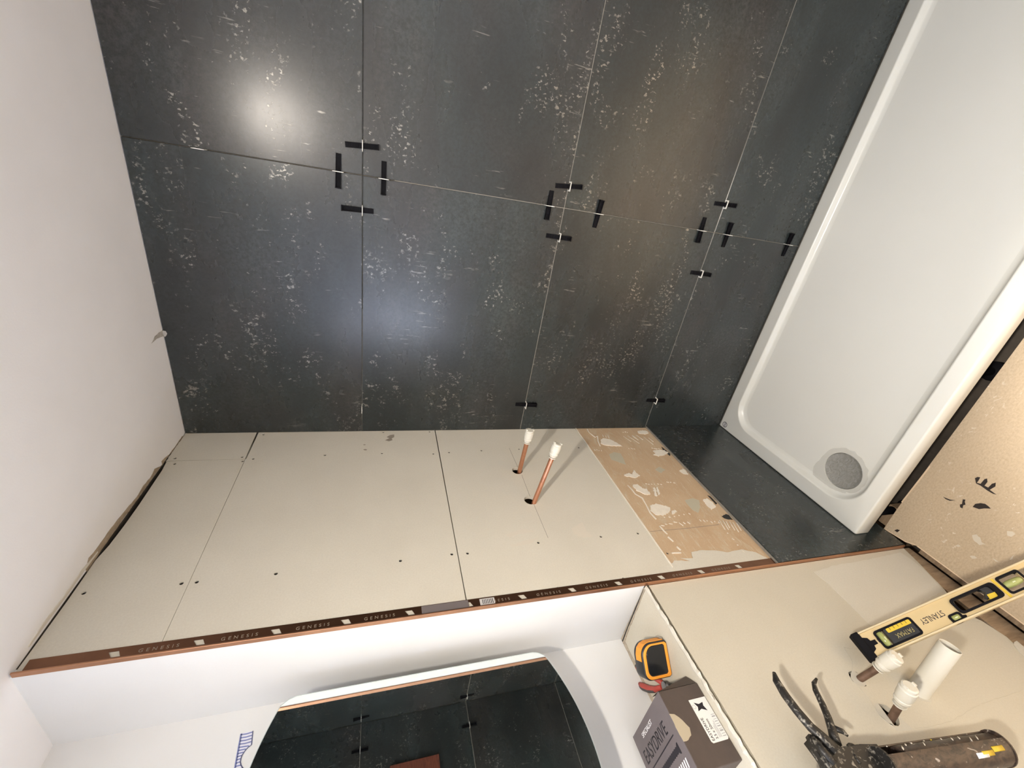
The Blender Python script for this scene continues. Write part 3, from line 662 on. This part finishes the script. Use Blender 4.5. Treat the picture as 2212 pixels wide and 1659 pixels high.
# ---- scrap of paper hatched in blue behind the mirror
z1 = lambda x, y: PE(480+x/11.06, 1560+y/11.06, XL+.0006)
pap = thing('paper_scrap', 'scrap of white paper hatched with blue lines beside mirror edge', 'paper', (XL, -.83, 1.96))
PAPER = flat('white_paper', (.72, .72, .80), .8); BLUE = flat('blue_ink', (.19, .22, .44), .7); NAVY = flat('navy_ink', (.10, .11, .20), .7)
curve = [(700,540),(620,600),(560,665),(510,735),(470,800),(447,870),(433,950),(450,1030),(500,1110),(560,1190)]
plate('sheet', [z1(*p) for p in [(440,270),(735,205)] + curve + [(540,1330),(240,1330)]], .0004, PAPER, frame_E(XL+.0001), pap)
fr = frame_E(XL+.0006)
plate('blue_border', ribbon([z1(455,275), z1(262,1330)], .0034), .0002, BLUE, fr, pap)
plate('dark_outline', ribbon([z1(*p) for p in [(733,208),(700,540)] + curve[1:]], .0020), .0002, NAVY, fr, pap)
for k in range(14):
    yl = 300 + k*76; xl = 455 - (yl-270)*.182
    xr = 725 - (yl-210)*.1 if yl < 560 else None
    if xr is None:
        for a, b in zip(curve, curve[1:]):
            if a[1] <= yl-20 <= b[1]: xr = a[0] + (b[0]-a[0])*(yl-20-a[1])/(b[1]-a[1])
    if xr is None: continue
    plate('hatch_line', ribbon([z1(xl, yl), z1((xl+xr)/2, yl-20), z1(xr, yl-62 if yl < 560 else yl-38)], .0022), .0002, BLUE, fr, pap)

# ---- box of screws on the ledge
BX0, BX1, BY0, BY1, BZ0, BZ1 = -.211, -.0225, -1.117, -.977, ZL, ZL+.102
CARD = flat('brown_grey_card', (.075, .056, .047), .55, var=.06, vs=50); CARDT = flat('grey_lilac_card', (.135, .115, .118), .45, var=.05, vs=40)
CARDIN = flat('raw_card', (.42, .36, .26), .8); LBL = flat('white_label', (.74, .73, .70), .5); BLK = flat('black_print', (.012, .010, .016), .5); WPR = flat('white_print', (.82, .82, .84), .5); GPR = flat('grey_print_light', (.36, .36, .36), .5)
sb = thing('screw_box', 'brown cardboard box of screws with white label on the ledge', 'box', ((BX0+BX1)/2, (BY0+BY1)/2, BZ0))
box('carton', BX0, BX1, BY0, BY1, BZ0+.0004, BZ1-.0012, CARD, sb, bev=.0012)
lid = box('lid', BX0, BX1, BY0, BY1, BZ1-.0012, BZ1, CARDT, sb)
FT = frame_F(BZ1)
def top_text(name, s, x, y, size, mt, sx=1.0, al='LEFT'):
    return text(name, s, size, mt, Matrix.Translation((x, y, BZ1+.0002)), lid, align=al, sx=sx)
top_text('lettering', 'SPECIALIST', -.166, -.9955, .0125, WPR, 1.05)
top_text('lettering', 'EASYDRIVE', -.196, -1.026, .034, BLK, .82)
plate('print_rule', ribbon([(-.190, -1.0475), (-.045, -1.0455)], .0022), .0002, BLK, FT, lid)
bm = bmesh.new()                                            # printed picture of a long screw
scr = [(-.150,-1.0690),(-.142,-1.0635)] 
top_pts, bot_pts = [], []
for k in range(23):
    x = -.148 + k*.0042; h = .0062 if k % 2 else .0046
    top_pts.append((x, -1.0665+h)); bot_pts.append((x, -1.0665-h))
plate('print_screw', [(-.154, -1.0665)] + top_pts + [(-.050, -1.0665+.009), (-.046, -1.0665+.009), (-.046, -1.0665-.009), (-.050, -1.0665-.009)] + bot_pts[::-1], .0002, BLK, FT, lid); bm.free()
for i in range(6): plate('white_print', [(-.092+i*.0088, -1.099), (-.088+i*.0088, -1.099), (-.0855+i*.0088, -1.0845), (-.0895+i*.0088, -1.0845)], .0002, WPR, FT, lid)
# torn tab on the front upper edge, label on the front
FE = frame_E(BX1)
plate('torn_tab', ragged([(-1.018, BZ1+.0008), (-1.022, BZ1-.010), (-1.034, BZ1-.0215), (-1.050, BZ1-.028), (-1.061, BZ1-.024), (-1.068, BZ1-.006), (-1.068, BZ1+.0008)], .0012, .006), .0008, CARDIN, FE, sb)
LY0, LY1, LZ0, LZ1 = -1.082, -1.005, BZ0+.002, BZ0+.044
lab = plate('label', [(LY0+.003, LZ0), (LY1, LZ0), (LY1, LZ1), (LY0+.003, LZ1), (LY0, LZ1-.003), (LY0, LZ0+.003)], .0003, LBL, FE, sb)
def fr_text(s, y, z, size, mt, sx=1.0, al='LEFT'):
    return text('lettering', s, size, mt, Matrix(((0,0,1,BX1+.0005),(1,0,0,y),(0,1,0,z),(0,0,0,1))), lab, align=al, sx=sx)
fr_text('EASYDRIVE', LY0+.003, LZ1-.0070, .0088, BLK, .92); fr_text('3.5 x 50mm', LY0+.004, LZ1-.0170, .0082, BLK, .9)
FL2 = frame_E(BX1+.0003)
plate('print_star', [(LY1-.0060, LZ0+.0335), (LY1-.0105, LZ0+.0235), (LY1-.0085, LZ0+.0125), (LY1-.0150, LZ0+.0150), (LY1-.0245, LZ0+.0115), (LY1-.0195, LZ0+.0230), (LY1-.0225, LZ0+.0330), (LY1-.0150, LZ0+.0290)], .0002, BLK, FL2, lab)
plate('print_ring', circle(LY1-.0135, LZ1-.0045, .0040, 20), .0002, GPR, FL2, lab, [circle(LY1-.0135, LZ1-.0045, .0034, 18)])
for i, wdt in enumerate((.003, .002, .006, .0015, .004, .002, .003, .0015, .005, .002)): plate('barcode', rect(LY0+.006+i*.0042, LY0+.006+i*.0042+wdt*.45, LZ0+.002, LZ0+.010), .0002, GPR, FL2, lab)
for i in range(3): plate('small_print', rect(LY0+.006, LY0+.034-i*.004, LZ0+.0125+i*.0026, LZ0+.0134+i*.0026), .0002, GPR, FL2, lab)
# end flap standing open towards the tape measure
bm = bmesh.new()
fq = [(BX1-.001, BY1+.0004, BZ1-.001), (BX1-.001, BY1+.0004, BZ0+.002), (BX1-.020, BY1+.024, BZ0+.004), (BX1-.050, BY1+.012, BZ1-.012)]
fa = [bm.verts.new(p) for p in fq]; fb = [bm.verts.new((p[0]-.0009, p[1]+.0009, p[2])) for p in fq]
bm.faces.new(fa); bm.faces.new(fb[::-1])
for k in range(4): bm.faces.new((fa[k], fb[k], fb[(k+1)%4], fa[(k+1)%4]))
link('flap', bm_mesh(bm), CARD, sb)

# ---- tape measure
ORANGE = flat('orange_rubber', (.85, .33, .035), .5); TAPEB = flat('black_rubber', (.022, .023, .026), .38)
ym = Matrix.Translation((-.083, -.884, ZL)) @ Matrix.Rotation(math.radians(48), 4, 'Z') @ Matrix.Scale(1.08, 4)   # x along the case, -y faces the room
tm = thing('tape_measure', 'black and orange tape measure standing on the ledge', 'tape measure', mw=ym)
def case_outline(i=0.0): return [(-x, z) for x, z in case_half(i)][::-1]
def case_half(i=0.0):
    w2, h, r = .036-i, .068-i, .016
    pts = [(-w2+.004, i), (w2-.004, i), (w2, i+.005)]
    pts += [(w2-r+r*math.cos(a), h-r+r*math.sin(a)) for a in [math.radians(10*k) for k in range(0, 10)]]
    r2 = .026
    pts += [(-w2+r2+r2*math.cos(a), h-r2+r2*math.sin(a)) for a in [math.radians(90+9*k) for k in range(0, 11)]]
    pts += [(-w2, i+.005)]
    return pts
LX = Matrix(((1,0,0,0),(0,0,-1,0),(0,1,0,0),(0,0,0,1)))     # sheet standing up, facing local -y
o = plate('case', case_outline(), .036, TAPEB, LX, tm, base=-.018, bevel=.004, local=True); shade(o, 35)
def inner(): return [(x*.80+.001, z*.74+.0085) for x, z in case_outline()]
o = plate('side_bumper', [(x*.93, z*.93+.0022) for x, z in case_outline()], .0034, ORANGE, LX, tm, [inner()], base=.0165, bevel=.0012, local=True); shade(o, 35)
o = plate('side_panel', [(x*.96+.0003, z*.96+.0012) for x, z in inner()], .0026, BLACKG, LX, tm, base=.0165, bevel=.0008, local=True); shade(o, 35)
# orange band over the nose of the case
band = [(-.0372, .006), (-.0372, .044), (-.0335, .056), (-.026, .0645), (-.013, .0688), (-.002, .0692)]
bm = bmesh.new(); prev = None
for (x, z) in band:
    x = -x; nx, nz = (1, 0) if z < .045 else (.6, .8)
    row = [bm.verts.new((x, y, z)) for y in (-.013, .007)] + [bm.verts.new((x-nx*.003, y, z-nz*.003)) for y in (.007, -.013)]
    if prev:
        for k in range(4): bm.faces.new((prev[k], prev[(k+1)%4], row[(k+1)%4], row[k]))
    else: bm.faces.new(row)
    prev = row
bm.faces.new(prev[::-1]); link('nose_band', bm_mesh(bm), ORANGE, tm, local=True)
STEELW = flat('brushed_steel', (.5, .5, .5), .3, 1.0)
box('hook', .0365, .0400, -.008, .008, .002, .010, STEELW, tm, local=True)

# ---- pliers lying behind the tape measure
RED = flat('red_grip', (.42, .055, .04), .45); GRIPB = flat('grey_grip', (.055, .05, .048), .5); STEEL = flat('dull_steel', (.28, .27, .27), .4, 1.0)
zl = ZL+.0085
pv = Vector((-.128, -.928, zl))
pl = thing('pliers', 'pair of pliers with red and grey grips beside the box', 'pliers', (pv.x, pv.y, ZL))
def P2(px, py): p = hit(px, py, 2, zl); return Vector((p.x, p.y, zl))
h1 = [P2(1376,1441), P2(1386,1446), P2(1402,1456), P2(1418,1466), P2(1431,1476)]
h2 = [P2(1382,1478), P2(1390,1483), P2(1402,1488), P2(1415,1489), P2(1430,1484)]
for hpts, so in ((h1, .0032), (h2, -.0032)):
    tube('grip', hpts, [.0055, .0078, .0076, .0066, .0050], RED, pl, 14)
    dirv = (hpts[-1]-hpts[0]).normalized(); sd = Vector((-dirv.y, dirv.x, 0))*so*(1 if so > 0 else 1)
    tube('grip_insert', [p + sd*(1.0) + Vector((0, 0, .0022)) for p in hpts[:-1]], [.0040, .0058, .0056, .0044], GRIPB, pl, 12)
dj = ((h1[-1]-h1[0]).normalized() + (h2[-1]-h2[0]).normalized()).normalized(); sj = Vector((-dj.y, dj.x, 0))
o = link('pivot', lathe_me([(-.006, 0), (-.006, .011), (.005, .011), (.0062, .006), (.0062, 0)], 18, (0, 0, 1), pv), STEEL, pl); shade(o)
for sg in (1, -1):
    tube('jaw', [pv + sj*.004*sg, pv + dj*.018 + sj*.0048*sg, pv + dj*.042 + sj*.0022*sg], [.0058, .0050, .0020], STEEL, pl, 8)

# ---- spirit level leaning on the low wall
ltop = hit(1863, 1398, 0, .045); lbot = hit(2520, 1112, 2, 0.004); ld = (lbot-ltop).normalized(); LL = (lbot-ltop).length
lw = Vector((-.166, -.986, -.027)); lw = (lw - ld*lw.dot(ld)).normalized(); ln = -(ld.cross(lw))     # face towards the room
lm = Matrix((ld, -lw, ln)).transposed().to_4x4(); lm.translation = ltop
lev = thing('spirit_level', 'gold coloured spirit level leaning against the low wall', 'spirit level', mw=lm)
GOLD = flat('champagne_aluminium', (.62, .49, .27), .38, .55, var=.03, vs=20); RAIL = flat('bright_rail', (.68, .58, .38), .32, .6)
W2, TH = .0285, .022
VIAL, nt_, b_ = new_mat('green_vial'); b_.inputs['Base Color'].default_value = (.42, .46, .17, 1); b_.inputs['Roughness'].default_value = .08; b_.inputs['Transmission Weight'].default_value = .25
YEL = flat('yellow_plastic', (.60, .43, .03), .45); GLINT = flat('vial_bubble', (.62, .66, .42), .1)
x_v1, x_h0, x_h1 = .072, .232, .338
def rr2(x0, x1, y0, y1, r=.006): return rrect(x0, x1, y0, y1, r, 5)
cut1, cut2 = rr2(x_v1-.030, x_v1+.064, -.0205, .0185, .007), rr2(x_h0, x_h1, -.0170, .0165, .008)
cut3 = rr2(x_h1+.012, x_h1+.066, -.0195, .0195, .006)
cuts = [cut1, cut2, cut3, [(LL-x, y) for x, y in cut2][::-1], [(LL-x, y) for x, y in cut1][::-1]]
plate('web', rect(.012, LL-.012, -W2+.003, W2-.003), .010, GOLD, Matrix.Translation((0, 0, -TH/2-.005)), lev, cuts, local=True)
for s in (-1, 1):
    ya, yb = (W2-.0045, W2) if s > 0 else (-W2, -W2+.0045)
    box('rail', .010, LL-.010, ya, yb, -TH, 0, RAIL, lev, bev=.0008, local=True)
for xa, xb in ((-.004, .014), (LL-.014, LL+.002)):
    box('end_cap', xa, xb, -W2-.0015, W2+.0015, -TH-.001, .001, BLACKP, lev, bev=.002, local=True)
plate('cap_tongue', [(.013, -.017), (.024, -.012), (.026, -.005), (.036, -.0045), (.036, .0045), (.026, .005), (.024, .012), (.013, .017)], .004, BLACKP, Matrix.Translation((0, 0, -TH/2+.004)), lev, local=True)
box('tick_mark', .0405, .0425, -.004, .0045, -TH/2+.0051, -TH/2+.0055, BLK, lev, local=True)
def surround(name, pts, inset, x0, x1, y0, y1):
    cxm, cym = (x0+x1)/2, (y0+y1)/2
    inn = rr2(x0+inset, x1-inset, y0+inset, y1-inset, .004)
    return plate(name, pts, .0150, BLACKP, Matrix.Translation((0, 0, -TH/2-.0075)), lev, [inn], local=True)
surround('vial_frame', rr2(x_v1-.030, x_v1+.064, -.0205, .0185, .007), .0042, x_v1-.030, x_v1+.064, -.0205, .0185)
box('vial_backing', x_v1-.006, x_v1+.060, -.0165, .0145, -TH/2-.006, -TH/2+.0060, BLACKG, lev, local=True)
def vial(x, y, ln_, axis):
    d = Vector((1, 0, 0)) if axis == 'x' else Vector((0, 1, 0))
    v = link('vial', lathe_me([(-ln_, 0), (-ln_, .0050), (-ln_*.8, .0072), (0, .0080), (ln_*.8, .0072), (ln_, .0050), (ln_, 0)], 18, d, (x, y, -TH/2)), VIAL, lev, local=True); shade(v)
    link('bubble', lathe_me([(-.004, 0), (-.003, .0014), (.003, .0014), (.004, 0)], 10, d, (x+(0.002 if axis == 'y' else 0), y, -TH/2+.0072)), GLINT, v, local=True)
vial(x_v1-.0165, -.001, .0150, 'y')
plate('yellow_scale', rr2(x_v1+.000, x_v1+.058, .0050, .0140, .002), .0006, YEL, Matrix.Translation((0, 0, -TH/2+.0060)), lev, local=True)
for i in range(5): box('scale_mark', x_v1+.008+i*.010, x_v1+.009+i*.010, .0085, .0140, -TH/2+.0066, -TH/2+.0068, BLK, lev, local=True)
TURN = Matrix.Rotation(math.pi, 4, 'Z')
text('print', 'FATMAX', .0135, flat('faded_yellow_print', (.30, .26, .10), .5), Matrix.Translation((x_v1+.030, -.0055, -TH/2+.0063)) @ TURN, lev, local=True, sx=.8)
text('lettering', 'STANLEY', .0170, BLK, Matrix.Translation((.176, .000, -TH/2+.0052)) @ TURN, lev, local=True, sx=.80)
# small top-reading vial, hand hole grip, middle vial
plate('vial_frame', rr2(.203, .231, -.0285, -.0080, .006), .0150, BLACKP, Matrix.Translation((0, 0, -TH/2-.0075)), lev, [rr2(.2075, .2265, -.0215, -.0120, .003)], local=True)
plate('vial_tab', [(.229, -.027), (.238, -.022), (.238, -.019), (.229, -.017)], .012, BLACKP, Matrix.Translation((0, 0, -TH/2-.006)), lev, local=True)
vial(.217, -.0168, .0092, 'x')
plate('grip', rr2(x_h0, x_h1, -.0170, .0165, .008), .0185, BLACKP, Matrix.Translation((0, 0, -TH/2-.0092)), lev, [rr2(x_h0+.005, x_h1-.012, -.0125, .0120, .006)], local=True)
plate('grip_insert', [(x_h1-.034, .0120), (x_h1-.012, .0120), (x_h1-.012, -.0125), (x_h1-.030, -.0125), (x_h1-.036, -.006), (x_h1-.028, .002)], .012, BLACKG, Matrix.Translation((0, 0, -TH/2-.006)), lev, local=True)
plate('grip_insert', [(x_h1-.033, -.0122), (x_h1-.014, -.0122), (x_h1-.012, -.003), (x_h1-.030, -.002)], .013, YEL, Matrix.Translation((0, 0, -TH/2-.006)), lev, local=True)
box('yellow_bar', x_h1+.004, x_h1+.009, -.0225, .0200, -TH/2-.004, -TH/2+.0062, YEL, lev, local=True)
surround('vial_frame', cut3, .0042, x_h1+.012, x_h1+.066, -.0195, .0195)
vial(x_h1+.038, 0, .020, 'x')

# ---- sealant gun hooked on a nail in the low wall
GX = .050
def PG(px, py, x=GX): y, z = PE(px, py, x); return Vector((x, y, z))
gun = thing('sealant_gun', 'paint-spattered black sealant gun hanging below the ledge', 'sealant gun', tuple(PG(2180, 1640)))
def gun_metal():
    m, nt, b = new_mat('spattered_steel'); v = coords(nt); f = noise(nt, v, 120, 4, .6, .8)
    col = mixc(nt, ramp(nt, f, [(.56, 0.0), (.66, .8)]), (.018, .017, .016), (.30, .28, .24)); L(nt, col, b.inputs['Base Color'])
    b.inputs['Roughness'].default_value = .45; b.inputs['Metallic'].default_value = .2; bump(nt, f, b, .3, .001); return m
GUNM = gun_metal()
def cart_mat():
    m, nt, b = new_mat('grubby_brown_cartridge'); v = coords(nt, (1, 1, .6)); f = noise(nt, v, 85, 5, .65, .8)
    col = mixc(nt, ramp(nt, f, [(.35, 0.0), (.62, 1.0)]), (.016, .011, .012), (.075, .050, .036)); col = mixc(nt, ramp(nt, noise(nt, v, 60, 3, .6, 1.2), [(.64, 0.0), (.70, .8)]), col, (.40, .36, .32)); L(nt, col, b.inputs['Base Color'])
    b.inputs['Roughness'].default_value = .4; bump(nt, f, b, .3, .001); return m
CART = cart_mat()
ax0, ax1 = PG(1908, 1655, .056), PG(2150, 1617, .056); gd = (ax1-ax0).normalized(); gl = (ax1-ax0).length; RB = .0265
gs = Vector((1, 0, 0)); gs = (gs - gd*gs.dot(gd)).normalized(); gt = gd.cross(gs)          # gs to the room, gt sideways
def arc_shell(r0, r1, a0, a1, h0, h1, n=18):
    bm = bmesh.new(); rows_ = []
    for k in range(n+1):
        a = a0 + (a1-a0)*k/n; u = gs*math.cos(a) + gt*math.sin(a)
        rows_.append([bm.verts.new(ax0 + gd*h + u*r) for r, h in ((r0, h0), (r1, h0), (r1, h1), (r0, h1))])
    for p, q in zip(rows_, rows_[1:]):
        for k in range(4): bm.faces.new((p[k], p[(k+1)%4], q[(k+1)%4], q[k]))
    bm.faces.new(rows_[0]); bm.faces.new(rows_[-1][::-1]); return bm_mesh(bm)
sgn = 1 if gt.y > 0 else -1                                  # opening looks towards the tiled wall and the room
a_open = math.atan2(.75*sgn, .65)
o = link('cradle', arc_shell(RB-.0012, RB+.0014, a_open+.62, a_open+2*math.pi-.62, 0, gl+.006), CART, gun); shade(o, 40)
o = link('cartridge', lathe_me([(.045, 0), (.045, .0195), (.047, RB-.0022), (gl, RB-.0022), (gl+.004, RB-.004), (gl+.0065, .012), (gl+.009, .008), (gl+.009, 0)], 26, gd, ax0), CART, gun); shade(o, 35)
o = link('front_plate', lathe_me([(gl+.0035, RB-.006), (gl+.0035, RB+.0028), (gl+.0065, RB+.0028), (gl+.0065, RB-.006)], 26, gd, ax0, True), CART, gun); shade(o, 35)
o = link('rear_plate', lathe_me([(-.004, 0), (-.004, RB+.002), (.0, RB+.002), (.0, 0)], 26, gd, ax0), GUNM, gun); shade(o, 35)
for k in range(12):
    h = .030 + k*.0185; a = a_open + random.uniform(-.45, .45); u = gs*math.cos(a)+gt*math.sin(a); d2 = gd*.9 + u.cross(gd)*1.0
    c0 = ax0 + gd*h + u*(RB-.0016)
    tube('sealant_smear', [c0 - d2*.004, c0, c0 + d2*.005], [.0006, random.uniform(.0012, .0018), .0006], ADHWHITE if k not in (6,) else YEL, gun, 6)
for (h, a, m_) in ((gl-.030, a_open-1.15*sgn, YEL), (gl-.075, a_open-1.35*sgn, WPR), (gl-.060, a_open-1.30*sgn, YEL)):
    u = gs*math.cos(a)+gt*math.sin(a); c0 = ax0 + gd*h + u*(RB+.0014); v2 = u.cross(gd)
    tube('label_patch', [c0 - gd*.014, c0 + gd*.014], [.0042, .0042], m_, gun, 8, flat=.22, ref=u)
# rod, thumb catch, handle, trigger and the frame that joins them
tube('rod', [ax0 + gd*.05, ax0 - gd*.16], .0035, GUNM, gun, 8)
fr_ = [PG(*p) for p in ((1742,1590),(1775,1598),(1812,1618),(1850,1612),(1888,1612),(1912,1640),(1905,1690),(1860,1720),(1800,1690),(1765,1640))]
plate('frame', [(p.y, p.z) for p in fr_], .016, GUNM, frame_E(GX-.006), gun, bevel=.002)
plate('frame_rib', ribbon([(PG(*p).y, PG(*p).z) for p in ((1745,1600),(1775,1640),(1800,1690))], .012), .026, GUNM, frame_E(GX-.009), gun, bevel=.002)
def bar(name, pix, radii, dx=0.0, flat_=.75):
    pts = [PG(*p) + Vector((dx, 0, 0)) for p in pix]; return tube(name, pts, radii, GUNM, gun, 10, flat=flat_, ref=(1, 0, 0))
bar('handle', ((1667,1460),(1672,1478),(1690,1508),(1715,1542),(1745,1578),(1772,1602),(1800,1628)), [.0035,.0078,.0092,.0094,.0100,.0110,.0110], .012)
bar('trigger', ((1764,1466),(1758,1476),(1762,1492),(1776,1520),(1788,1548),(1798,1578),(1806,1606)), [.0025,.0046,.0058,.0068,.0074,.0084,.0100])
bar('trigger_lug', ((1800,1572),(1820,1580),(1832,1590)), [.0060,.0052,.0025])
bar('thumb_catch', ((1748,1608),(1765,1632),(1792,1662)), [.0055,.0075,.0065], .020)
for r_, xo in ((.030, 0.0), (.024, .004)):                   # sprung retaining loop in front of the frame
    cpt = PG(1868, 1650) + Vector((xo, 0, 0)); 
    tube('spring_loop', [cpt + Vector((.006*math.cos(a), r_*math.sin(a)*1.0, r_*math.cos(a)*.8)) for a in [math.pi*2*k/20 for k in range(19)]], .0026, GUNM, gun, 8)
nl = PG(1880, 1650)
tube('nail', [Vector((-.03, nl.y, nl.z+.014)), Vector((.056, nl.y, nl.z+.016))], .0018, STEELW, low, 8)

# ---- red-brown board on the far end wall, seen in the mirror
REDW = wood_material('red_brown_timber', (.09, .026, .016), (.17, .05, .028), .5, (1, 2, 10))
rb = box('timber_board', XR-.018, XR+.0008, -.58, -.235, 1.36, 1.62, REDW, bev=.002)
props(rb, 'red-brown timber board seen in the mirror', 'board')

# ---- recessed downlight over the room
dl = thing('ceiling_downlight', 'round recessed downlight in the white ceiling', 'light', (DOWN_POS[0], DOWN_POS[1], ZC))
o = link('bezel', lathe_me([(-.001, .047), (-.006, .049), (-.007, .056), (-.0005, .060), (-.0005, .047)], 32, (0, 0, 1), (DOWN_POS[0], DOWN_POS[1], ZC), True), STEELW, dl); shade(o)
